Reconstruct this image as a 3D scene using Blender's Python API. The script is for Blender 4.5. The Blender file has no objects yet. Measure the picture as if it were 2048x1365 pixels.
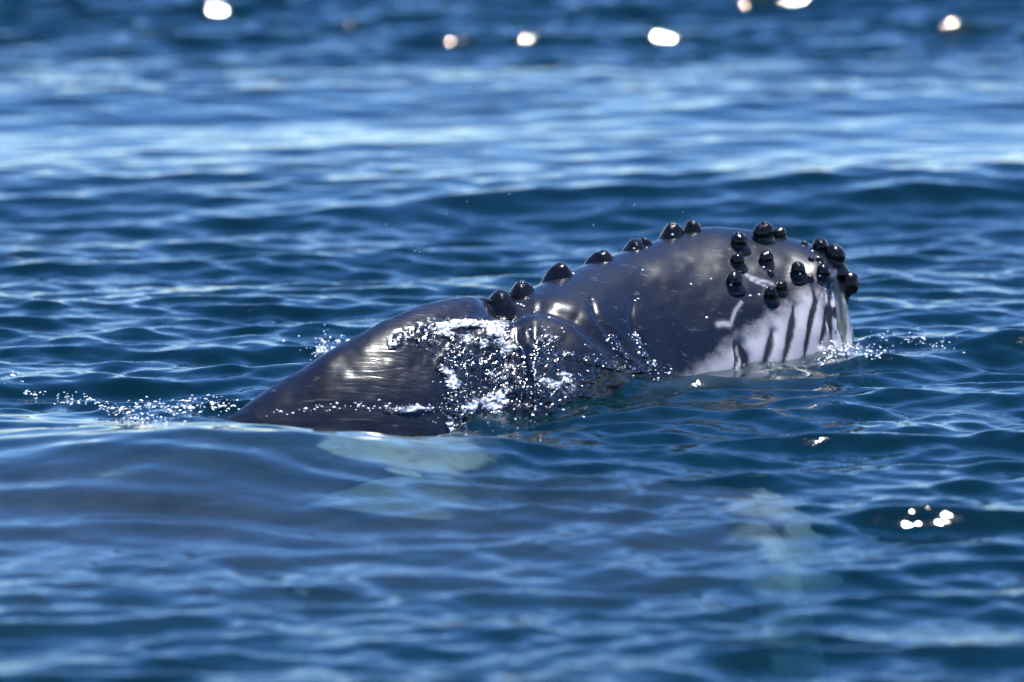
import bpy, bmesh, math, random
import numpy as np
from mathutils import Vector, Matrix
from mathutils.bvhtree import BVHTree

random.seed(7)
rng = np.random.default_rng(11)
scene = bpy.context.scene
COL = scene.collection
R = math.radians

# ------------------------------------------------------------------ camera
CAM = Vector((0.0, -29.0, 5.15))
AIM = Vector((0.0, 0.0, 0.15))
LENS = 208.0
cam_data = bpy.data.cameras.new('camera')
cam = bpy.data.objects.new('camera', cam_data)
COL.objects.link(cam)
cam.location = CAM
cam.rotation_euler = (AIM - CAM).to_track_quat('-Z', 'Y').to_euler()
cam_data.lens = LENS
cam_data.sensor_width = 36.0
cam_data.clip_start = 0.5
cam_data.clip_end = 20000
cam_data.dof.use_dof = True
cam_data.dof.focus_distance = 28.85
cam_data.dof.aperture_fstop = 1.0
scene.camera = cam

# ------------------------------------------------------------------ sky, sun, exposure
SUN_EL, SUN_AZ = R(78.5), R(52)          # azimuth from +Y (away from the camera) towards +X
world = bpy.data.worlds.new('World')
scene.world = world
world.use_nodes = True
wn = world.node_tree
bg = wn.nodes['Background']
sky = wn.nodes.new('ShaderNodeTexSky')
sky.sky_type = 'NISHITA'
sky.sun_disc = False
sky.sun_elevation = SUN_EL
sky.sun_rotation = SUN_AZ
sky.air_density = 1.0
sky.dust_density = 0.0
sky.ozone_density = 4.0
hs = wn.nodes.new('ShaderNodeHueSaturation')
hs.inputs['Saturation'].default_value = 1.26
hs.inputs['Hue'].default_value = 0.512
wn.links.new(sky.outputs[0], hs.inputs['Color'])
wn.links.new(hs.outputs[0], bg.inputs['Color'])
bg.inputs['Strength'].default_value = 0.15

sun_data = bpy.data.lights.new('sun', 'SUN')
sun_data.energy = 5.0
sun_data.angle = R(0.53)
sun_data.color = (1.0, 0.97, 0.93)
sun = bpy.data.objects.new('sun', sun_data)
COL.objects.link(sun)
SUNDIR = Vector((math.sin(SUN_AZ) * math.cos(SUN_EL), math.cos(SUN_AZ) * math.cos(SUN_EL), math.sin(SUN_EL)))
sun.rotation_euler = SUNDIR.to_track_quat('Z', 'Y').to_euler()
sun.location = (0, 0, 40)

vs = scene.view_settings
vs.view_transform = 'Standard'
vs.look = 'None'
vs.exposure = 1.05
vs.gamma = 1.0
scene.cycles.use_denoising = True
scene.cycles.max_bounces = 8
scene.cycles.transparent_max_bounces = 8
scene.cycles.sample_clamp_indirect = 4.0
scene.cycles.caustics_reflective = False

# ------------------------------------------------------------------ picture -> place helpers (only used to lay out real points)
FWD = (AIM - CAM).normalized()
RIGHT = FWD.cross(Vector((0, 0, 1))).normalized()
UP = RIGHT.cross(FWD).normalized()
FPX = LENS / 36.0 * 2048


def ray(px, py):
    return (FWD + RIGHT * ((px - 1024) / FPX) + UP * ((682.5 - py) / FPX)).normalized()


def at_y(px, py, y):
    d = ray(px, py)
    return CAM + d * ((y - CAM.y) / d.y)


def at_z(px, py, z=0.0):
    d = ray(px, py)
    return CAM + d * ((z - CAM.z) / d.z)


def smooth(a, b, x):
    t = np.clip((x - a) / (b - a), 0, 1)
    return t * t * (3 - 2 * t)


def value_noise(x, y, seed, octaves=4):
    out = np.zeros(np.broadcast(x, y).shape)
    amp, tot = 1.0, 0.0
    for o in range(octaves):
        g = np.random.default_rng(seed + o).random((64, 64))
        xs, ys = x * 2 ** o + 17.3 * o, y * 2 ** o + 5.7 * o
        xi, yi = np.floor(xs).astype(int), np.floor(ys).astype(int)
        fx, fy = xs - xi, ys - yi
        fx, fy = fx * fx * (3 - 2 * fx), fy * fy * (3 - 2 * fy)
        a = g[xi % 64, yi % 64]; b = g[(xi + 1) % 64, yi % 64]
        c = g[xi % 64, (yi + 1) % 64]; d = g[(xi + 1) % 64, (yi + 1) % 64]
        out = out + amp * ((a * (1 - fx) + b * fx) * (1 - fy) + (c * (1 - fx) + d * fx) * fy)
        tot += amp
        amp *= 0.5
    return out / tot


def grid_mesh(name, co, nu, nv, wrap_v=False, caps=False):
    """co: (nu*nv,3); faces between rows u and columns v."""
    iu = np.arange(nu - 1)[:, None]
    vmax = nv if wrap_v else nv - 1
    iv = np.arange(vmax)[None, :]
    a = iu * nv + iv
    b = iu * nv + (iv + 1) % nv
    c = (iu + 1) * nv + (iv + 1) % nv
    d = (iu + 1) * nv + iv
    quads = np.stack([a, b, c, d], -1).reshape(-1, 4)
    me = bpy.data.meshes.new(name)
    n = len(quads)
    me.vertices.add(len(co))
    me.vertices.foreach_set('co', np.ascontiguousarray(co, dtype=np.float32).ravel())
    me.loops.add(n * 4)
    me.loops.foreach_set('vertex_index', quads.astype(np.int32).ravel())
    me.polygons.add(n)
    me.polygons.foreach_set('loop_start', (np.arange(n) * 4).astype(np.int32))
    me.polygons.foreach_set('loop_total', np.full(n, 4, dtype=np.int32))
    me.polygons.foreach_set('use_smooth', np.ones(n, dtype=bool))
    me.update(calc_edges=True)
    me.validate()
    return me


def link(name, me, mat=None, parent=None, **props):
    o = bpy.data.objects.new(name, me)
    COL.objects.link(o)
    if mat is not None and me is not None:
        me.materials.append(mat)
    if parent is not None:
        o.parent = parent
    for k, v in props.items():
        o[k] = v
    return o


def set_attr(me, name, vals):
    at = me.attributes.new(name, 'FLOAT', 'POINT')
    at.data.foreach_set('value', np.ascontiguousarray(vals, dtype=np.float32).ravel())


# ------------------------------------------------------------------ materials
def new_mat(name):
    m = bpy.data.materials.new(name)
    m.use_nodes = True
    nt = m.node_tree
    nt.nodes.clear()
    return m, nt, nt.nodes.new, nt.links.new


def mat_water():
    m, nt, N, L = new_mat('sea_water')
    out = N('ShaderNodeOutputMaterial')
    geo = N('ShaderNodeNewGeometry')
    mp = N('ShaderNodeMapping')
    mp.inputs['Scale'].default_value = (9, 13, 13)
    L(geo.outputs['Position'], mp.inputs['Vector'])
    nz = N('ShaderNodeTexNoise')
    nz.inputs['Scale'].default_value = 1.0
    nz.inputs['Detail'].default_value = 3
    nz.inputs['Roughness'].default_value = 0.55
    L(mp.outputs[0], nz.inputs['Vector'])
    calm = N('ShaderNodeAttribute'); calm.attribute_name = 'ripple'
    bump = N('ShaderNodeBump')
    bump.inputs['Distance'].default_value = 0.012
    L(calm.outputs['Fac'], bump.inputs['Strength'])
    L(nz.outputs['Fac'], bump.inputs['Height'])
    fres = N('ShaderNodeFresnel'); fres.inputs['IOR'].default_value = 1.333
    L(bump.outputs[0], fres.inputs['Normal'])
    glossy = N('ShaderNodeBsdfGlossy')
    glossy.inputs['Roughness'].default_value = 0.045
    glossy.inputs['Color'].default_value = (1, 1, 1, 1)
    L(bump.outputs[0], glossy.inputs['Normal'])
    diff = N('ShaderNodeBsdfDiffuse')
    diff.inputs['Color'].default_value = (0.001, 0.034, 0.043, 1)
    refr = N('ShaderNodeBsdfRefraction')
    refr.inputs['IOR'].default_value = 1.333
    refr.inputs['Roughness'].default_value = 0.0
    refr.inputs['Color'].default_value = (0.95, 1, 1, 1)
    L(bump.outputs[0], refr.inputs['Normal'])
    tr = N('ShaderNodeBsdfTransparent')
    m1 = N('ShaderNodeMixShader'); m1.inputs[0].default_value = 0.25
    L(refr.outputs[0], m1.inputs[1]); L(tr.outputs[0], m1.inputs[2])
    m2 = N('ShaderNodeMixShader'); m2.inputs[0].default_value = 0.22
    L(m1.outputs[0], m2.inputs[1]); L(diff.outputs[0], m2.inputs[2])
    m3 = N('ShaderNodeMixShader')
    L(fres.outputs[0], m3.inputs[0]); L(m2.outputs[0], m3.inputs[1]); L(glossy.outputs[0], m3.inputs[2])
    L(m3.outputs[0], out.inputs['Surface'])
    va = N('ShaderNodeVolumeAbsorption')
    va.inputs['Color'].default_value = (0.35, 0.74, 0.79, 1)
    va.inputs['Density'].default_value = 0.8
    L(va.outputs[0], out.inputs['Volume'])
    return m


def mat_skin(name='wet_whale_skin', dry=False):
    m, nt, N, L = new_mat(name)
    out = N('ShaderNodeOutputMaterial')
    p = N('ShaderNodeBsdfPrincipled')
    geo = N('ShaderNodeTexCoord')
    # mottled dark slate, pale throat from the painted attribute, broken by noise
    n1 = N('ShaderNodeTexNoise'); n1.inputs['Scale'].default_value = 5; n1.inputs['Detail'].default_value = 6
    L(geo.outputs['Object'], n1.inputs['Vector'])
    r1 = N('ShaderNodeValToRGB')
    r1.color_ramp.elements[0].position = 0.3; r1.color_ramp.elements[0].color = (0.020, 0.020, 0.030, 1) if dry else (0.002, 0.003, 0.006, 1)
    r1.color_ramp.elements[1].position = 0.75; r1.color_ramp.elements[1].color = (0.060, 0.054, 0.078, 1) if dry else (0.007, 0.009, 0.016, 1)
    L(n1.outputs['Fac'], r1.inputs[0])
    pale = N('ShaderNodeAttribute'); pale.attribute_name = 'pale'
    n2 = N('ShaderNodeTexNoise'); n2.inputs['Scale'].default_value = 14; n2.inputs['Detail'].default_value = 7
    n2.inputs['Roughness'].default_value = 0.65
    L(geo.outputs['Object'], n2.inputs['Vector'])
    ma = N('ShaderNodeMath'); ma.operation = 'MULTIPLY_ADD'; ma.inputs[1].default_value = 0.7; ma.inputs[2].default_value = -0.35
    L(n2.outputs['Fac'], ma.inputs[0])
    ad = N('ShaderNodeMath'); ad.operation = 'ADD'; ad.use_clamp = True
    L(ma.outputs[0], ad.inputs[0]); L(pale.outputs['Fac'], ad.inputs[1])
    sm = N('ShaderNodeMapRange'); sm.interpolation_type = 'SMOOTHSTEP'
    sm.inputs['From Min'].default_value = 0.2; sm.inputs['From Max'].default_value = 0.85
    L(ad.outputs[0], sm.inputs[0])
    mx = N('ShaderNodeMix'); mx.data_type = 'RGBA'
    mx.inputs[7].default_value = (0.45, 0.48, 0.46, 1) if dry else (0.33, 0.315, 0.325, 1)
    L(sm.outputs[0], mx.inputs[0]); L(r1.outputs[0], mx.inputs[6])
    ms = N('ShaderNodeMapping'); ms.inputs['Scale'].default_value = (3.5, 40, 48); ms.inputs['Rotation'].default_value = (0, R(38), 0)
    L(geo.outputs['Object'], ms.inputs['Vector'])
    ns = N('ShaderNodeTexNoise'); ns.inputs['Scale'].default_value = 1.0; ns.inputs['Detail'].default_value = 2; ns.inputs['Distortion'].default_value = .8
    L(ms.outputs[0], ns.inputs['Vector'])
    rs = N('ShaderNodeMapRange'); rs.inputs['From Min'].default_value = .64; rs.inputs['From Max'].default_value = .78; rs.inputs['To Max'].default_value = .18
    L(ns.outputs['Fac'], rs.inputs[0])
    mxs = N('ShaderNodeMix'); mxs.data_type = 'RGBA'; mxs.inputs[7].default_value = (.3, .3, .33, 1)
    L(rs.outputs[0], mxs.inputs[0]); L(mx.outputs[2], mxs.inputs[6])
    mx = mxs
    slit = N('ShaderNodeAttribute'); slit.attribute_name = 'slit'
    mx2 = N('ShaderNodeMix'); mx2.data_type = 'RGBA'
    mx2.inputs[7].default_value = (0.012, 0.012, 0.016, 1)
    L(slit.outputs['Fac'], mx2.inputs[0]); L(mx.outputs[2], mx2.inputs[6])
    scar = N('ShaderNodeAttribute'); scar.attribute_name = 'scar'
    mx3 = N('ShaderNodeMix'); mx3.data_type = 'RGBA'
    mx3.inputs[7].default_value = (0.3, 0.29, 0.31, 1)
    L(scar.outputs['Fac'], mx3.inputs[0]); L(mx2.outputs[2], mx3.inputs[6])
    po = N('ShaderNodeAttribute'); po.attribute_name = 'pour'
    mpf = N('ShaderNodeMapping'); mpf.inputs['Scale'].default_value = (22, 22, 46); mpf.inputs['Rotation'].default_value = (0, R(-20), 0)
    L(geo.outputs['Object'], mpf.inputs['Vector'])
    nf = N('ShaderNodeTexNoise'); nf.inputs['Scale'].default_value = 1.0; nf.inputs['Detail'].default_value = 6; nf.inputs['Roughness'].default_value = .7
    L(mpf.outputs[0], nf.inputs['Vector'])
    mf = N('ShaderNodeMath'); mf.operation = 'MULTIPLY_ADD'; mf.inputs[1].default_value = 0.34; mf.inputs[2].default_value = -0.34
    L(po.outputs['Fac'], mf.inputs[0])
    af = N('ShaderNodeMath'); af.operation = 'ADD'
    L(mf.outputs[0], af.inputs[0]); L(nf.outputs['Fac'], af.inputs[1])
    sf = N('ShaderNodeMapRange'); sf.interpolation_type = 'SMOOTHSTEP'
    sf.inputs['From Min'].default_value = 0.56; sf.inputs['From Max'].default_value = 0.95
    L(af.outputs[0], sf.inputs[0])
    mx4 = N('ShaderNodeMix'); mx4.data_type = 'RGBA'
    mx4.inputs[7].default_value = (0.72, 0.73, 0.76, 1)
    L(sf.outputs[0], mx4.inputs[0]); L(mx3.outputs[2], mx4.inputs[6])
    L(mx4.outputs[2], p.inputs['Base Color'])
    p.inputs['Roughness'].default_value = 0.5
    p.inputs['Specular IOR Level'].default_value = 0.0 if dry else 0.06
    p.inputs['IOR'].default_value = 1.4
    p.inputs['Coat Weight'].default_value = 0.0 if dry else 0.85
    p.inputs['Coat Roughness'].default_value = 0.24
    p.inputs['Coat IOR'].default_value = 1.36
    # drainage streaks along the body plus fine pores
    mp = N('ShaderNodeMapping'); mp.inputs['Scale'].default_value = (2.2, 30, 34)
    mp.inputs['Rotation'].default_value = (0, R(-24), 0)
    L(geo.outputs['Object'], mp.inputs['Vector'])
    n3 = N('ShaderNodeTexNoise'); n3.inputs['Scale'].default_value = 1.0; n3.inputs['Detail'].default_value = 3
    n3.inputs['Distortion'].default_value = 0.5
    L(mp.outputs[0], n3.inputs['Vector'])
    st = N('ShaderNodeAttribute'); st.attribute_name = 'streak'
    b1 = N('ShaderNodeBump'); b1.inputs['Distance'].default_value = 0.012
    L(st.outputs['Fac'], b1.inputs['Strength']); L(n3.outputs['Fac'], b1.inputs['Height'])
    n4 = N('ShaderNodeTexNoise'); n4.inputs['Scale'].default_value = 60; n4.inputs['Detail'].default_value = 4
    L(geo.outputs['Object'], n4.inputs['Vector'])
    b2 = N('ShaderNodeBump'); b2.inputs['Strength'].default_value = 0.06; b2.inputs['Distance'].default_value = 0.006
    L(n4.outputs['Fac'], b2.inputs['Height']); L(b1.outputs[0], b2.inputs['Normal'])
    L(b2.outputs[0], p.inputs['Normal'])
    L(b2.outputs[0], p.inputs['Coat Normal'])
    L(p.outputs[0], out.inputs['Surface'])
    return m


def mat_simple(name, col, rough, coat=0.0, ior=1.45, coat_rough=0.05, noise=0.0, trans=0.0, coat_ior=1.45, spec=0.5, lumps=0.0):
    m, nt, N, L = new_mat(name)
    out = N('ShaderNodeOutputMaterial')
    p = N('ShaderNodeBsdfPrincipled')
    tc = N('ShaderNodeTexCoord')
    n = N('ShaderNodeTexNoise'); n.inputs['Scale'].default_value = 22; n.inputs['Detail'].default_value = 4
    L(tc.outputs['Object'], n.inputs['Vector'])
    r = N('ShaderNodeValToRGB')
    r.color_ramp.elements[0].position = 0.3
    r.color_ramp.elements[0].color = tuple(c * (1 - noise) for c in col) + (1,)
    r.color_ramp.elements[1].position = 0.7
    r.color_ramp.elements[1].color = tuple(min(1, c * (1 + noise)) for c in col) + (1,)
    L(n.outputs['Fac'], r.inputs[0]); L(r.outputs[0], p.inputs['Base Color'])
    p.inputs['Roughness'].default_value = rough
    p.inputs['IOR'].default_value = ior
    p.inputs['Coat Weight'].default_value = coat
    p.inputs['Coat Roughness'].default_value = coat_rough
    p.inputs['Coat IOR'].default_value = coat_ior
    p.inputs['Specular IOR Level'].default_value = spec
    p.inputs['Transmission Weight'].default_value = trans
    if lumps:
        n2 = N('ShaderNodeTexNoise'); n2.inputs['Scale'].default_value = 38; n2.inputs['Detail'].default_value = 2
        L(tc.outputs['Object'], n2.inputs['Vector'])
        b = N('ShaderNodeBump'); b.inputs['Strength'].default_value = lumps; b.inputs['Distance'].default_value = .012
        L(n2.outputs['Fac'], b.inputs['Height'])
        L(b.outputs[0], p.inputs['Normal']); L(b.outputs[0], p.inputs['Coat Normal'])
    L(p.outputs[0], out.inputs['Surface'])
    return m


M_WATER = mat_water()
M_SKIN = mat_skin()
M_SUNK = mat_skin('submerged_whale_skin', dry=True)   # no air film under water, so no gloss
M_KNOB = mat_simple('wet_black_tubercle', (0.005, 0.005, 0.006), 0.5, coat=1.0, ior=1.2, coat_rough=0.2, noise=0.3, coat_ior=1.3, spec=0.0, lumps=0.45)
M_FOAM_GLINT = mat_simple('white_spray_glint', (0.86, 0.87, 0.88), 0.25, coat=1.0, ior=1.4, coat_rough=0.1, noise=0.06)  # spray white, its pale colour also imitates sun glints

# ------------------------------------------------------------------ the sea
def axis(segments):
    out = [segments[0][0]]
    for a, b, s in segments:
        n = max(1, int(round((b - a) / s)))
        out += list(a + (b - a) * (np.arange(n) + 1) / n)
    return np.array(out)


def geo_tail(start, first, end):
    v, s, out = start, first, []
    while v < end:
        v += s; s *= 1.22
        out.append(v)
    return np.array(out)


xf = axis([(-6, -3, .03), (-3, 3, .0125), (3, 6, .03)])
xs = np.concatenate([-geo_tail(6, .06, 4000)[::-1], xf, geo_tail(6, .06, 4000)])
yf = axis([(-9.5, 5.0, .02), (5.0, 20.0, .04)])
ys = np.concatenate([-geo_tail(9.5, .06, 4000)[::-1], yf, geo_tail(20, .08, 4000)])
X, Y = np.meshgrid(xs, ys)          # rows follow y
X = X.astype(np.float32); Y = Y.astype(np.float32)


def bump2(x, y, cx, cy, rx, ry, rot=0.0):
    c, s = math.cos(rot), math.sin(rot)
    u = ((x - cx) * c + (y - cy) * s) / rx
    v = (-(x - cx) * s + (y - cy) * c) / ry
    return np.exp(-(u * u + v * v))


def row_y(py):
    return at_z(1024, py).y


# how lively the short waves are from place to place: gusts, a slick band far off, smooth water over the submerged whale
gust = 0.75 + 0.5 * value_noise(X / 3.0 + 9, Y / 5.0 + 3, 21, 3)
slick = np.exp(-((Y - row_y(290)) / 2.6) ** 2) * (0.75 + 0.5 * value_noise(X / 2 + 40, Y / 3 + 8, 31, 2))
slick2 = np.exp(-((Y - row_y(140)) / 1.3) ** 2) * 0.4
calm = smooth(0.2, -1.3, X) * smooth(-5.6, -3.6, Y) * smooth(-.9, -1.5, Y)
short_amp = gust * (1 - .17 * smooth(-2.5, -4.5, Y)) * (1 + .32 * smooth(11, 14.5, Y)) * (1 - 0.74 * np.clip(slick + slick2, 0, 1)) * (1 - 0.68 * calm)
far = smooth(24, 17, np.abs(Y - 2)) * smooth(14, 7, np.abs(X))
far_long = smooth(120, 40, np.hypot(X, Y))

DX = np.zeros_like(X); DY = np.zeros_like(X); Z = np.zeros_like(X); ZL = np.zeros_like(X)
NW = 150
lam = np.exp(rng.uniform(np.log(.16), np.log(5.5), NW))
for i in range(NW):
    l = lam[i]
    k = 2 * math.pi / l
    wl = math.exp(-((math.log(l / 0.42)) / 0.9) ** 2)
    slope = 0.0305 * (0.3 + wl)
    th = math.pi / 2 + rng.normal(0.10, 0.36 if l < 1.5 else 0.27)
    dx, dy = math.cos(th), math.sin(th)
    ph = (k * (dx * X + dy * Y) + rng.uniform(0, 2 * math.pi)).astype(np.float32)
    a = slope / k
    A = a * (short_amp * far if l < 1.8 else far_long)
    s, c = np.sin(ph), np.cos(ph)
    if l < 1.3: Z += A * s
    else: ZL += A * s
    q = 0.6
    DX += q * dx * A * c
    DY += q * dy * A * c
# silky small ripples in the nearer water
for i in range(46):
    l = math.exp(rng.uniform(math.log(.085), math.log(.24)))
    k = 2 * math.pi / l
    th = math.pi / 2 + rng.normal(0.15, 0.55)
    ph = (k * (math.cos(th) * X + math.sin(th) * Y) + rng.uniform(0, 2 * math.pi)).astype(np.float32)
    Z += (.016 / k) * short_amp * far * smooth(5, 3, Y) * np.sin(ph)
# long swell
ZL += 0.06 * far_long * np.sin(2 * math.pi * (Y * 0.98 + X * .12 - row_y(345)) / 9.5)
ZL += 0.07 * np.exp(-((Y - 6.0 - .12 * X) / 3.0) ** 2) * smooth(60, 20, np.abs(X)) + 0.20 * np.exp(-((Y - 17.5 + .1 * X) / 3.0) ** 2) * smooth(60, 20, np.abs(X))
# keep the swell away from the whales, then add the mounds of water pushed up round them
near = np.exp(-(X / 3.6) ** 4 - ((Y + .9) / 2.4) ** 4)
Z += ZL * (1 - 0.85 * near)
mound = 0.19 * bump2(X, Y, -1.35, -2.75, 1.1, .75, R(6)) + 0.06 * bump2(X, Y, -2.6, -2.6, 1.4, .9, R(10))
mound += 0.04 * bump2(X, Y, -.1, -2.3, .9, .35, R(8)) - 0.12 * bump2(X, Y, -.45, -1.45, .75, .42)
mound += 0.10 * bump2(X, Y, 2.3, .55, .7, .25, R(-4)) + 0.06 * bump2(X, Y, 1.75, .1, .35, .25)
mound -= 0.07 * bump2(X, Y, -2.1, -.8, .7, .5)
Z += mound
# long glassy folds drawn out over the mound
fold = calm * (0.006 * np.sin(2 * math.pi * (Y + .10 * X + .12 * np.sin(X * 1.1 + .6)) / .42) + 0.004 * np.sin(2 * math.pi * (Y + .16 * X + .1 * np.sin(X * 1.7 + 2)) / .27 + 1.3))
Z += fold
# broken, choppy water along the wake and round the chin
def along_px(pts, w):
    m_ = np.zeros_like(X)
    P = [at_z(*p, 0.0) for p in pts]
    for a_, b_ in zip(P, P[1:]):
        ab = b_ - a_
        t_ = np.clip(((X - a_.x) * ab.x + (Y - a_.y) * ab.y) / (ab.x ** 2 + ab.y ** 2), 0, 1)
        d2 = ((X - a_.x - t_ * ab.x) / w[0]) ** 2 + ((Y - a_.y - t_ * ab.y) / w[1]) ** 2
        m_ = np.maximum(m_, np.exp(-d2))
    return m_
rough = np.maximum.reduce([along_px([(120, 806), (210, 818), (260, 838), (330, 838), (400, 826), (490, 822)], (.06, .22)),
                           along_px([(1640, 722), (1700, 705), (1775, 708)], (.06, .16)),
                           .8 * along_px([(1770, 684), (1910, 694)], (.05, .14)),
                           .9 * along_px([(900, 868), (1000, 860), (1130, 845), (1220, 800)], (.05, .16)),
                           .5 * along_px([(560, 838), (900, 852)], (.05, .1))])
chop = value_noise(X / .055 + 500, Y / .085 + 500, 611, 2) - .5
Z += rough * (.034 * chop + .012)
co = np.stack([X + DX, Y + DY, Z], -1).reshape(-1, 3)
sea_me = grid_mesh('sea', co, len(ys), len(xs))
set_attr(sea_me, 'ripple', 0.42 * (short_amp * (1 - .85 * calm)).clip(0, 1))
sea = link('sea', sea_me, M_WATER, kind='structure')
bed = np.array([(x, y, -9) for y in (-4000, 4000) for x in (-4000, 4000)], float)
link('seabed', grid_mesh('seabed', bed, 2, 2), mat_simple('deep_silt', (0.02, 0.05, 0.06), .9, noise=.3), kind='structure')

# ------------------------------------------------------------------ the whale with its head out
def interp(xs_, pts):
    p = np.array(pts, dtype=float)
    # smooth cubic (Catmull-Rom like) through the control points
    x, y = p[:, 0], p[:, 1]
    m = np.gradient(y, x)
    i = np.clip(np.searchsorted(x, xs_) - 1, 0, len(x) - 2)
    h = x[i + 1] - x[i]
    t = np.clip((xs_ - x[i]) / h, 0, 1)
    return ((2 * t**3 - 3 * t**2 + 1) * y[i] + (t**3 - 2 * t**2 + t) * h * m[i]
            + (-2 * t**3 + 3 * t**2) * y[i + 1] + (t**3 - t**2) * h * m[i + 1])


TOP = [(-420, 1010), (0, 960), (300, 900), (420, 850), (470, 826), (520, 789), (560, 764), (600, 741), (650, 708), (700, 680), (750, 652),
       (800, 628), (850, 610), (900, 598), (940, 594), (975, 598), (1005, 602), (1030, 594), (1060, 580), (1100, 561), (1150, 539),
       (1200, 521), (1250, 503), (1300, 486), (1350, 469), (1400, 458), (1440, 455), (1480, 459), (1530, 467), (1570, 475), (1610, 486),
       (1640, 497), (1664, 513), (1680, 535), (1690, 566), (1696, 600), (1702, 640), (1712, 680), (1722, 715), (1728, 760), (1732, 800)]
WID = [(-420, .25), (0, .5), (470, .54), (700, .62), (950, .80), (1150, .88), (1300, .74), (1450, .68), (1550, .60), (1630, .48), (1680, .36), (1700, .29), (1715, .22), (1726, .14), (1732, .03)]
YC = [(-420, -2.2), (0, -1.7), (470, -1.2), (700, -.98), (950, -.52), (1150, -.02), (1300, .36), (1450, .58), (1550, .62), (1732, .56)]
BOT = [(-420, -.6), (0, -.9), (470, -1.5), (950, -1.7), (1300, -1.3), (1550, -.95), (1650, -.8), (1700, -.62), (1732, -.45)]

st = np.concatenate([np.linspace(-420, 400, 50), np.linspace(405, 1600, 400), np.linspace(1603, 1732, 100)])
top_px, wid, yc, bot = (interp(st, t) for t in (TOP, WID, YC, BOT))
NT = 360
th = np.linspace(0, 2 * math.pi, NT, endpoint=False) + math.pi   # seam far below
body = np.zeros((len(st), NT, 3))
for i, s in enumerate(st):
    apex = at_y(s, top_px[i], yc[i] + .05 * wid[i])
    zc = min(-0.12, apex.z - 0.25 - .9 * float(smooth(1180, 900, s)))
    cy_, sn = np.cos(th), np.sin(th)
    n_up = 1.62 + .0 * float(smooth(1080, 880, s)) + .3 * float(smooth(1560, 1680, s))
    yy = wid[i] * np.sign(cy_) * np.abs(cy_) ** (2 / n_up)
    bot[i] = min(bot[i], zc - .3)
    zz = np.where(sn > 0, zc + (apex.z - zc) * np.abs(sn) ** (2 / n_up), zc - (zc - bot[i]) * np.abs(sn))
    yy = yy + .05 * wid[i] * np.clip(sn, 0, 1)
    body[i, :, 0] = apex.x
    body[i, :, 1] = yc[i] + yy
    body[i, :, 2] = zz
PXS = np.repeat(st[:, None], NT, 1)


def project(P):
    V = P - np.array(CAM)
    f = V @ np.array(FWD)
    return 1024 + FPX * (V @ np.array(RIGHT)) / f, 682.5 - FPX * (V @ np.array(UP)) / f


# normals of the loft
du = np.gradient(body, axis=0); dv = np.roll(body, -1, 1) - np.roll(body, 1, 1)
nrm = np.cross(dv, du); nrm /= np.linalg.norm(nrm, axis=2, keepdims=True) + 1e-9
cen = body.mean(1, keepdims=True)
if np.sum(nrm * (body - cen)) < 0:
    nrm = -nrm
sx, sy = project(body.reshape(-1, 3))
sx = sx.reshape(body.shape[:2]); sy = sy.reshape(body.shape[:2])
side = smooth(.15, -.1, nrm[..., 1])          # the flank that looks this way


def seg_field(pts):
    """distance to a polyline (in flank units) and the parameter along it"""
    d = np.full(sx.shape, 1e9); tt = np.zeros(sx.shape); sg = np.zeros(sx.shape)
    n = len(pts) - 1
    for j in range(n):
        a, b = np.array(pts[j], float), np.array(pts[j + 1], float)
        ab = b - a
        t = np.clip(((sx - a[0]) * ab[0] + (sy - a[1]) * ab[1]) / (ab @ ab), 0, 1)
        ex, ey = sx - a[0] - t * ab[0], sy - a[1] - t * ab[1]
        dd = np.hypot(ex, ey)
        better = dd < d
        d = np.where(better, dd, d); tt = np.where(better, (j + t) / n, tt)
        sg = np.where(better, ex * ab[1] - ey * ab[0], sg)
    return d, tt, np.sign(sg)


disp = np.zeros(sx.shape)
slit = np.zeros(sx.shape); scar = np.zeros(sx.shape)
# lobe beside the blowholes
d, t, sg = seg_field([(985, 668), (1040, 652), (1090, 645), (1140, 662), (1200, 712), (1235, 745)])
disp += 0.036 * np.exp(-(np.where(sg > 0, d / 26, d / 48)) ** 2)
d, t, sg = seg_field([(1010, 622), (1080, 618), (1150, 640), (1215, 700), (1250, 735)])
disp -= 0.04 * np.exp(-(d / 16) ** 2)
# hollow between back and head, along the blowhole
d, t, sg = seg_field([(985, 598), (1000, 615), (1015, 640)])
disp -= 0.03 * np.exp(-(d / 22) ** 2)
# two folds behind the mouth corner
for pts, dep in (([(1182, 600), (1192, 630), (1222, 668), (1262, 705), (1300, 738), (1320, 760)], .013),
                 ([(1266, 600), (1262, 630), (1272, 668), (1296, 706), (1318, 742)], .012)):
    d, t, sg = seg_field(pts)
    e = np.sin(np.clip(t * 1.1 + .02, 0, 1) * math.pi) ** .5
    disp -= dep * e * np.exp(-(d / 5.5) ** 2)
    disp += dep * .12 * e * np.exp(-((d - 16) / 12) ** 2) * (sg > 0)
# throat slits
for pts, w in (([(1470, 690), (1474, 720), (1470, 745)], 3), ([(1480, 690), (1490, 715), (1492, 748)], 8), ([(1546, 664), (1538, 700), (1526, 745)], 6.5),
               ([(1588, 612), (1584, 650), (1577, 690), (1564, 745)], 6), ([(1627, 575), (1632, 600), (1622, 640), (1614, 690), (1608, 735)], 5),
               ([(1655, 620), (1650, 660), (1643, 690)], 4.5), ([(1676, 560), (1684, 600), (1690, 640), (1699, 690)], 9), ([(1664, 600), (1662, 640), (1668, 680)], 5)):
    d, t, sg = seg_field(pts)
    wob = w * 1.2 * (0.8 + .5 * value_noise(sx / 14, sy / 9, 77, 2)) * np.clip(np.sin(np.clip(t * .85 + .12, 0, 1) * math.pi), .15, 1)
    f = np.exp(-(d / wob) ** 8) * (sy > 540)
    slit = np.maximum(slit, f)
    disp -= 0.020 * np.exp(-(d / (w * 1.3)) ** 2)
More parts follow.
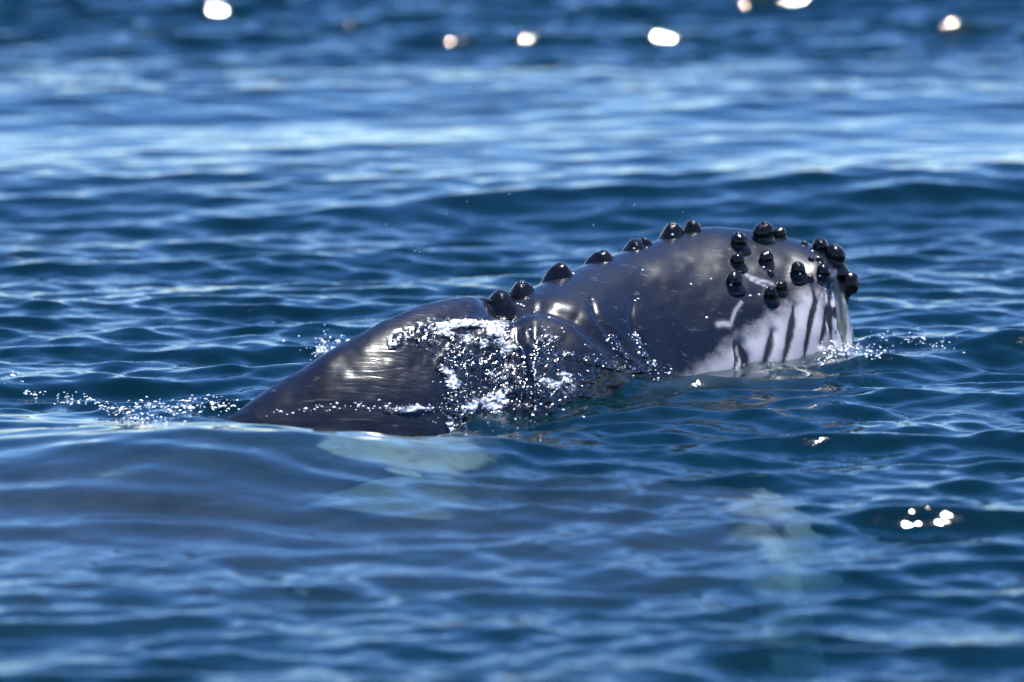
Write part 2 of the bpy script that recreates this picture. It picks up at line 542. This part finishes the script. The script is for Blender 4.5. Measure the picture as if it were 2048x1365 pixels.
# pale scratches
for pts, w in (([(1482, 606), (1470, 622), (1462, 645)], 2.6), ([(1436, 650), (1446, 648), (1458, 650)], 5), ([(1492, 552), (1515, 560), (1545, 568)], 2.4),
               ([(1500, 560), (1530, 572)], 1.8)):
    d, t, sg = seg_field(pts)
    scar = np.maximum(scar, np.exp(-(d / w) ** 2))
# gentle unevenness
disp += 0.016 * (value_noise(sx / 70, sy / 60, 51, 3) - .5)
body = body + nrm * (disp * side + 0.01 * (value_noise(PXS / 60, np.repeat(th[None], len(st), 0) * 3, 5, 2) - .5) * (1 - side))[..., None]

# pale throat
edge = interp(np.clip(sx, 1180, 1760), [(1180, 800), (1300, 775), (1380, 735), (1440, 690), (1500, 650), (1560, 605), (1620, 560), (1700, 545), (1760, 540)])
pale = smooth(-60, 95, sy - edge) * smooth(1180, 1330, sx)
pale = np.maximum(pale, smooth(-.1, -.6, body[..., 2]) * smooth(400, 900, sx))
pale *= (1 - .75 * smooth(1610, 1680, sx) * (value_noise(sx / 10, sy / 25, 91, 3) > .45))
# where water pours off the back and lies ragged on the skin
d, t, sg = seg_field([(905, 700), (930, 760), (930, 850)])
pour = np.exp(-(d / 48) ** 2)
d, t, sg = seg_field([(1000, 720), (1040, 780), (1060, 840)])
pour = np.maximum(pour, .95 * np.exp(-(d / 70) ** 2))
d, t, sg = seg_field([(1130, 770), (1190, 760)])
pour = np.maximum(pour, .6 * np.exp(-(d / 50) ** 2))
d, t, sg = seg_field([(790, 682), (850, 660), (920, 650), (1010, 642)])
pour = np.maximum(pour, .9 * np.exp(-(d / 17) ** 2))
pour *= smooth(770, 800, sx) * side * smooth(.15, .6, value_noise(sx / 30, sy / 18, 303, 3) + .25 * pour)
wet = value_noise(sx / 9, sy / 5, 404, 3) - .5
body = body + nrm * (pour * (.006 + .03 * wet))[..., None]
streak = .06 + .12 * smooth(1010, 860, sx) + .10 * smooth(1150, 1000, sx)
me = grid_mesh('body', body.reshape(-1, 3), len(st), NT, wrap_v=True)
bm = bmesh.new(); bm.from_mesh(me)
bm.verts.ensure_lookup_table()
bm.faces.new([bm.verts[j] for j in range(NT)])
bm.faces.new([bm.verts[(len(st) - 1) * NT + j] for j in range(NT)])
bmesh.ops.recalc_face_normals(bm, faces=bm.faces)
bm.to_mesh(me); bm.free()
for f in me.polygons: f.use_smooth = True
set_attr(me, 'pale', pale); set_attr(me, 'slit', slit * side); set_attr(me, 'scar', scar * side); set_attr(me, 'streak', streak); set_attr(me, 'pour', pour)

whale = bpy.data.objects.new('humpback_whale', None)
COL.objects.link(whale)
whale.location = (0.2, 0, -.5)
bpy.context.view_layer.update()
whale['label'] = 'dark wet whale lifting its knobbly head and arched back out of the sea'
whale['category'] = 'whale'
INV = Matrix.Translation(-whale.location)


def child(name, me, mat, parent, **props):
    o = link(name, me, mat, parent, **props)
    return o


me.transform(INV)
body_ob = child('body', me, M_SKIN, whale)
bvh = BVHTree.FromPolygons([Vector(v) for v in body.reshape(-1, 3)],
                           [(i * NT + j, i * NT + (j + 1) % NT, (i + 1) * NT + (j + 1) % NT, (i + 1) * NT + j) for i in range(len(st) - 1) for j in range(NT)])


def hit_body(px, py):
    loc, n, idx, dist = bvh.ray_cast(CAM, ray(px, py))
    if loc is None:
        p = at_y(px, py, .45)
        loc, n, idx, dist = bvh.find_nearest(p)
    if n.dot(loc - Vector((loc.x, .3, -.3))) < 0:
        n = -n
    return loc, n


# tubercles: (px, py of the knob's middle, radius in px, height factor, sideways squash)
def knob_mesh(r, h, seed, flare):
    g = np.random.default_rng(seed)
    # a smooth dome on a flared foot (flare >= 1) or a bulb on a short stalk (flare < 1)
    if flare >= 1:
        prof = [(p * .95, 1.2 * math.exp(-.75 * p ** 3.2) * (1 - .06 * p) - .10 - .75 * max(0, p - 1.15)) for p in np.linspace(1.8, .04, 22)]
    else:
        prof = [(1.75, -.40), (1.38, -.18), (1.14, .0), (1.0, .18)]
        for t in np.linspace(-.3, 1.5, 18):
            prof.append((math.cos(t), (.45 * h + .92 * math.sin(t)) / h))
    n = 24
    bm = bmesh.new()
    rings = []
    ph = g.uniform(0, 6.28)
    for (a, z) in prof:
        ring = []
        for j in range(n):
            t = 2 * math.pi * j / n
            rr = a * r * (1 + .07 * math.sin(2 * t + ph) + .04 * math.sin(3 * t + 2 * ph + z * 2))
            ring.append(bm.verts.new((rr * math.cos(t), rr * math.sin(t), z * r * h * (1 + .05 * math.sin(t + ph)))))
        rings.append(ring)
    tip = bm.verts.new((0, 0, (prof[-1][1] + .012) * r * h))
    for a, b in zip(rings, rings[1:]):
        for j in range(n):
            bm.faces.new((a[j], a[(j + 1) % n], b[(j + 1) % n], b[j]))
    for j in range(n):
        bm.faces.new((rings[-1][j], rings[-1][(j + 1) % n], tip))
    bmesh.ops.recalc_face_normals(bm, faces=bm.faces)
    me = bpy.data.meshes.new('tubercle')
    bm.to_mesh(me); bm.free()
    for f in me.polygons: f.use_smooth = True
    return me


KNOBS = [  # base px, base py, radius px, height, flare, lean towards the upright
    (1003, 598, 26, .95, 1.0, .9), (1044, 578, 24, 1.15, 1.0, .9), (1118, 555, 25, 1.15, 1.05, .9), (1203, 526, 24, .95, 1.0, .9), (1272, 500, 22, .95, 1.0, .9),
    (1290, 492, 15, 1.2, 1.0, .9), (1345, 473, 22, 1.25, 1.0, .9), (1385, 460, 19, 1.25, 1.0, .9),
    (1478, 490, 16, 1.5, .9, .8), (1474, 526, 13, 1.2, .9, .7), (1468, 566, 16, 1.1, .9, .6), (1526, 478, 19, 1.9, .9, .9), (1558, 474, 13, 1.3, .9, .9),
    (1531, 522, 14, 1.3, .9, .7), (1596, 545, 15, 1.3, .9, .6), (1541, 592, 14, 1.2, .9, .4), (1562, 578, 11, 1.5, .9, .6), (1641, 500, 16, 1.3, .9, .9),
    (1668, 522, 20, 1.7, .85, .75), (1688, 572, 21, 1.5, .85, .25), (1646, 548, 14, 1.2, .9, .6), (1608, 488, 7, .9, 1, .9), (1622, 518, 6, .9, 1, .8), (1638, 520, 7, 1, 1, .8),
    (1540, 545, 6, .8, 1, .7), (1620, 555, 6, .8, 1, .7)]
for i, (px, py, rpx, h, fl, up) in enumerate(KNOBS):
    loc, n = hit_body(px, py)
    if i < 8:      # the row along the middle ridge of the snout
        y_r = float(interp(np.array([px]), YC)[0] + .06 * interp(np.array([px]), WID)[0])
        loc = at_y(px, float(interp(np.array([px]), TOP)[0]) + 5, y_r); n = Vector((0, 0, 1))
    r = rpx * 1.1 / 402.0
    ax = (n * (1 - up) + Vector((0, -.12, 1)) * up).normalized()
    km = knob_mesh(r, h, 100 + i, fl)
    q = ax.to_track_quat('Z', 'Y')
    o = child('tubercle', km, M_KNOB, whale)
    o.matrix_parent_inverse = INV
    o.location = loc - ax * r * .12
    o.rotation_mode = 'QUATERNION'
    o.rotation_quaternion = q

# ------------------------------------------------------------------ flipper and the second whale under the surface
def loft(name, stations, nt, mat, parent, inv, attrs=None):
    """stations: (centre xyz, half-width vector xyz, half-height up, half-height down)"""
    t = np.linspace(0, 2 * math.pi, nt, endpoint=False)
    rows = []
    for c, w, hu, hd in stations:
        c = np.array(c); w = np.array(w)
        z = np.where(np.sin(t) > 0, hu * np.sin(t), hd * np.sin(t))
        rows.append(c + np.cos(t)[:, None] * w + np.stack([0 * z, 0 * z, z], -1))
    P = np.array(rows)
    me = grid_mesh(name, P.reshape(-1, 3), len(stations), nt, wrap_v=True)
    bm = bmesh.new(); bm.from_mesh(me); bm.verts.ensure_lookup_table()
    bm.faces.new([bm.verts[j] for j in range(nt)])
    bm.faces.new([bm.verts[(len(stations) - 1) * nt + j] for j in range(nt)])
    bmesh.ops.recalc_face_normals(bm, faces=bm.faces)
    bm.to_mesh(me); bm.free()
    for f in me.polygons: f.use_smooth = True
    for k, fn in (attrs or {}).items():
        set_attr(me, k, fn(P.reshape(-1, 3)))
    me.transform(inv)
    return child(name, me, mat, parent)


def along(keys, n):
    k = np.array(keys, float)
    s = np.linspace(0, 1, n)
    return np.stack([interp(s, np.stack([k[:, 0], k[:, j]], -1)) for j in range(1, k.shape[1])], -1)


# flipper of the raised whale, white below, sweeping forward under water      s, x, y, z, half-width, thickness
fk = along([(0, -.45, -.75, -.50, .30, .16), (.2, -.48, -1.4, -.38, .36, .12), (.45, -.62, -2.3, -.30, .52, .09), (.7, -.80, -3.2, -.33, .46, .07), (.88, -.92, -3.9, -.40, .32, .05), (1, -.95, -4.3, -.46, .05, .02)], 60)
sts = []
for i, (x, y, z, w, tk) in enumerate(fk):
    ww = w * (1 + .10 * math.sin(i * .75) * (i > 15))
    sts.append(((x, y, z), (ww, ww * .15, 0), tk, tk))
loft('pectoral_fin', sts, 24, M_SUNK, whale, INV,
     {'pale': lambda P: (.22 + .85 * value_noise(P[:, 0] * 5 + 8, P[:, 1] * 4 + 20, 61, 3))
      * smooth(1.05, .45, np.abs(P[:, 0] - np.interp(-P[:, 1], -fk[:, 1], fk[:, 0])) / np.interp(-P[:, 1], -fk[:, 1], fk[:, 3]) + .5 * (value_noise(P[:, 0] * 9 + 3, P[:, 1] * 7 + 30, 63, 2) - .5)), 'slit': lambda P: 0 * P[:, 0], 'scar': lambda P: 0 * P[:, 0], 'streak': lambda P: 0 * P[:, 0] + .1})

whale2 = bpy.data.objects.new('submerged_whale', None)
COL.objects.link(whale2)
whale2.location = (-2, -3, -1.2)
whale2['label'] = 'dark broad whale lying just under the surface in front of the raised head'
whale2['category'] = 'whale'
INV2 = Matrix.Translation(-whale2.location)
bk = along([(0, -12, -3.2, -.9, .3, .3), (.3, -7, -3.1, -.9, 1.2, .55), (.55, -3.2, -3.0, -.98, 1.55, .82), (.7, -1.7, -3.0, -.90, 1.6, .85), (.82, -.4, -3.0, -.92, 1.5, .72), (.93, .8, -3.0, -.95, 1.2, .72), (.98, 1.25, -3.0, -.95, .8, .64), (1, 1.4, -3.0, -1.0, .3, .25)], 160)
sts = [((x, y, z), (0, w, 0), h, 1.1 * min(1, w)) for x, y, z, w, h in bk]
loft('body', sts, 96, M_SUNK, whale2, INV2,
     {'pale': lambda P: .8 * smooth(1.06, 1.32, P[:, 0] + .55 * value_noise(P[:, 0] * 7 + 50, P[:, 1] * 5 + 30, 81, 3) - .22) , 'slit': lambda P: 0 * P[:, 0], 'scar': lambda P: 0 * P[:, 0], 'streak': lambda P: 0 * P[:, 0] + .1})

# ------------------------------------------------------------------ spray, drops and foam; the white beads also stand in for sun glints
bpy.context.view_layer.update()
deps = bpy.context.evaluated_depsgraph_get()
ICO = bmesh.new()
bmesh.ops.create_icosphere(ICO, subdivisions=1, radius=1.0)
IV = np.array([v.co[:] for v in ICO.verts]); IF = np.array([[v.index for v in f.verts] for f in ICO.faces])
ICO.free()
g = np.random.default_rng(5)


def surface(px, py):
    ok, loc, n, idx, ob, mw = scene.ray_cast(deps, CAM, ray(px, py))
    return (loc, n) if ok else (None, None)


def drops(name, items, label):
    """items: (point, normal, radius, stretch) -> one object of many drops"""
    V, F, base = [], [], 0
    for p, n, r, st_ in items:
        sc_ = np.array([r * st_, r, r]) * g.uniform(.8, 1.2, 3)
        a = g.normal(0, .35)
        rot = np.array([[math.cos(a), 0, -math.sin(a)], [0, 1, 0], [math.sin(a), 0, math.cos(a)]])
        V.append((IV * sc_) @ rot.T + np.array(p)); F.append(IF + base); base += len(IV)
    if not V:
        return None
    V = np.concatenate(V); F = np.concatenate(F)
    me = bpy.data.meshes.new(name)
    me.from_pydata(V.tolist(), [], F.tolist())
    for f in me.polygons: f.use_smooth = True
    return link(name, me, M_FOAM_GLINT, kind='stuff', label=label, category='water')


def scatter(polyline, n, spread, rpx, stretch=1.5, lift=.2):
    out = []
    P = np.array(polyline, float)
    for _ in range(n):
        j = g.integers(0, len(P) - 1); t = g.random()
        q = P[j] * (1 - t) + P[j + 1] * t
        x, y = q + g.normal(0, 1, 2) * np.array(spread)
        loc, nn = surface(x, y)
        if loc is None: continue
        r = rpx * .45 * math.exp(g.normal(-.1, .5)) / 402.0
        r = min(r, rpx / 402)
        out.append((loc + nn * r * lift, nn, r, stretch))
    return out


# ragged sheet of water running down the flank: a film of its own thickness lying on the skin
FX, FY = np.meshgrid(np.arange(755, 1345, 1.3), np.arange(622, 880, 1.3))
def blob(pts, w):
    m_ = np.zeros_like(FX)
    for (ax_, ay_), (bx_, by_) in zip(pts, pts[1:]):
        abx, aby = bx_ - ax_, by_ - ay_
        t_ = np.clip(((FX - ax_) * abx + (FY - ay_) * aby) / (abx ** 2 + aby ** 2), 0, 1)
        m_ = np.maximum(m_, np.exp(-((FX - ax_ - t_ * abx) ** 2 + (FY - ay_ - t_ * aby) ** 2) / w ** 2))
    return m_
fm = np.maximum.reduce([blob([(785, 684), (830, 664), (900, 652), (1010, 648)], 14), blob([(840, 672), (930, 690), (1000, 690)], 26),
                        blob([(935, 690), (908, 740), (925, 790), (912, 860)], 40), blob([(985, 700), (1010, 780), (1030, 860)], 60), blob([(1090, 700), (1110, 800)], 42),
                        blob([(1120, 790), (1180, 760)], 40), blob([(1110, 704), (1200, 728), (1290, 742)], 12), blob([(1222, 672), (1250, 712), (1300, 740)], 8), blob([(1272, 672), (1300, 735)], 7),
                        .8 * blob([(640, 826), (900, 818)], 9)])
wob1 = value_noise(FX / 34, FY / 20, 911, 3)
fm = smooth(.36, .8, fm * (.15 + 1.7 * wob1))
U, W = FX * .94 - FY * .34, FX * .34 + FY * .94       # drops are drawn out along the run-off
hgt = .55 * value_noise(U / 17, W / 6, 921, 2) + .45 * value_noise(U / 9 + 31, W / 4, 931, 2)
film = np.zeros(FX.shape + (3,)); okm = np.zeros(FX.shape, bool)
for a_ in range(FX.shape[0]):
    for b_ in range(FX.shape[1]):
        if fm[a_, b_] > .004:
            loc, n_, idx, dist = bvh.ray_cast(CAM, ray(FX[a_, b_], FY[a_, b_]))
            if loc is not None:
                if n_.dot(loc - CAM) > 0: n_ = -n_
                film[a_, b_] = loc + n_ * (float(fm[a_, b_]) * (.003 + .026 * float(hgt[a_, b_])) - .006)
                okm[a_, b_] = True
idx = -np.ones(FX.shape, int); idx[okm] = np.arange(okm.sum())
q_ = np.stack([idx[:-1, :-1], idx[1:, :-1], idx[1:, 1:], idx[:-1, 1:]], -1).reshape(-1, 4)
q_ = q_[(q_ >= 0).all(1)]
fme = bpy.data.meshes.new('water_film')
fme.from_pydata(film[okm].tolist(), [], q_.tolist())
for f in fme.polygons: f.use_smooth = True
set_attr(fme, 'froth', (fm * smooth(.35, .8, value_noise(FX / 60 + 7, FY / 45, 951, 3) + .15 * smooth(1080, 960, FX)))[okm])
m, nt, N, L = new_mat('running_water_film')
out = N('ShaderNodeOutputMaterial')
fr = N('ShaderNodeFresnel'); fr.inputs['IOR'].default_value = 1.6
gl = N('ShaderNodeBsdfGlossy'); gl.inputs['Roughness'].default_value = .15
tp = N('ShaderNodeBsdfTransparent'); df = N('ShaderNodeBsdfDiffuse'); df.inputs['Color'].default_value = (.7, .71, .75, 1)
tc = N('ShaderNodeTexCoord'); nz = N('ShaderNodeTexNoise'); nz.inputs['Scale'].default_value = 55; nz.inputs['Detail'].default_value = 4
L(tc.outputs['Object'], nz.inputs['Vector'])
at_ = N('ShaderNodeAttribute'); at_.attribute_name = 'froth'
mm = N('ShaderNodeMath'); mm.operation = 'MULTIPLY'
L(nz.outputs['Fac'], mm.inputs[0]); L(at_.outputs['Fac'], mm.inputs[1])
mr = N('ShaderNodeMapRange'); mr.inputs['From Min'].default_value = .30; mr.inputs['From Max'].default_value = .52; mr.inputs['To Max'].default_value = .85
L(mm.outputs[0], mr.inputs[0])
x1 = N('ShaderNodeMixShader'); L(mr.outputs[0], x1.inputs[0]); L(tp.outputs[0], x1.inputs[1]); L(df.outputs[0], x1.inputs[2])
x2 = N('ShaderNodeMixShader'); L(fr.outputs[0], x2.inputs[0]); L(x1.outputs[0], x2.inputs[1]); L(gl.outputs[0], x2.inputs[2])
L(x2.outputs[0], out.inputs['Surface'])
link('water_film', fme, m, kind='stuff', label='ragged sparkling sheet of water running down the dark flank', category='water')

it = []
it += scatter([(785, 684), (830, 664), (900, 650), (1020, 640)], 150, (9, 7), 1.9)
it += scatter([(850, 675), (930, 690), (990, 680)], 45, (22, 12), 2.4)
it += scatter([(905, 700), (915, 760), (915, 845)], 170, (20, 20), 1.9)
it += scatter([(960, 700), (980, 770), (1000, 845)], 150, (34, 26), 1.8)
it += scatter([(1060, 740), (1100, 800)], 45, (45, 30), 2.2)
it += scatter([(1100, 700), (1180, 718), (1260, 738), (1330, 748)], 70, (14, 5), 2.8)
it += scatter([(1215, 675), (1240, 705), (1250, 725)], 16, (7, 6), 3.6, 1.2)
it += scatter([(1268, 668), (1285, 700), (1298, 730)], 30, (5, 5), 3.8, 1.2)
it += scatter([(1290, 728), (1302, 735)], 12, (8, 5), 4.5, 1.3)
it += scatter([(1040, 612), (1090, 640), (1130, 650)], 12, (16, 10), 3.2)
it += scatter([(560, 826), (680, 812), (800, 818), (900, 815)], 90, (20, 5), 2.4, 1.8)
drops('running_water_sparkle', it, 'white drops, doubling as sun sparkle, in water pouring off the dark arched back')  # real run-off drops mixed with white beads that imitate sun sparkle
it = []
for (px, py) in [(1285, 541), (1413, 636), (1382, 569), (1422, 558), (1146, 548), (1270, 602), (1345, 470), (1268, 498), (1098, 636), (1112, 708), (1462, 570), (1518, 590),
                 (1625, 503), (1635, 515), (1640, 526), (1527, 535), (1640, 552), (1600, 548), (1578, 545), (1500, 592), (1185, 600), (1276, 598), (1060, 660), (1170, 690)]:
    loc, nn = surface(px, py)
    if loc is not None: it.append((loc, nn, 2.6 / 402 * g.uniform(.7, 1.1), 1.3))
drops('skin_glint_beads', it, 'white beads standing in for sun glints and drops on the smooth dark head')  # sun glints on the wet head, made as small white beads
it = []
it += scatter([(115, 800), (170, 802), (215, 812), (255, 828)], 110, (10, 6), 2.8, 1.8)
it += scatter([(255, 815), (330, 820), (400, 812), (480, 808)], 170, (14, 10), 3.0, 1.8)
it += scatter([(250, 845), (330, 835)], 50, (24, 6), 2.8, 1.8)
it += scatter([(45, 785), (75, 790)], 16, (9, 5), 3.2, 1.6)
it += scatter([(5, 748), (45, 758)], 10, (8, 9), 4.0, 1.4)  # these outlying beads imitate sparkle on the water
drops('wake_foam_sparkle', it, 'line of foam and white beads for sun sparkle left of the arched back')
it = []
it += scatter([(1650, 712), (1680, 695), (1720, 700), (1775, 706)], 130, (12, 8), 3.2, 1.4)
it += scatter([(1640, 730), (1665, 715)], 20, (8, 5), 3.2, 1.4)
it += scatter([(1740, 672), (1820, 678), (1905, 690)], 50, (14, 7), 3.0, 1.5)  # white beads imitate sun sparkle along this crest
drops('bow_foam_sparkle', it, 'white foam round the chin, with white beads for sparkle on the crest beyond')
it = []
for _ in range(150):
    u = abs(g.normal(0, 1))
    a = g.normal(0, .75)
    base = at_y(g.normal(655, 14), 712, .35)
    p = base + Vector((math.sin(a) * .06 * u - .01 * u, g.normal(0, .05), math.cos(a) * .055 * u))
    it.append((p, None, 2.2 * math.exp(g.normal(-.3, .5)) / 402, 1.0))
drops('splash', it, 'small burst of white spray rising behind the sloping back')
it = []
for _ in range(26):
    px, py = g.uniform(740, 1480), g.uniform(330, 590)
    if py > 640 - (px - 700) * .28: continue
    it.append((at_y(px, py, g.uniform(-.2, 1.2)), None, g.uniform(.5, 1.1) / 402, 1.1))
drops('flying_droplets', it, 'fine drops flung into the air above the row of knobs')
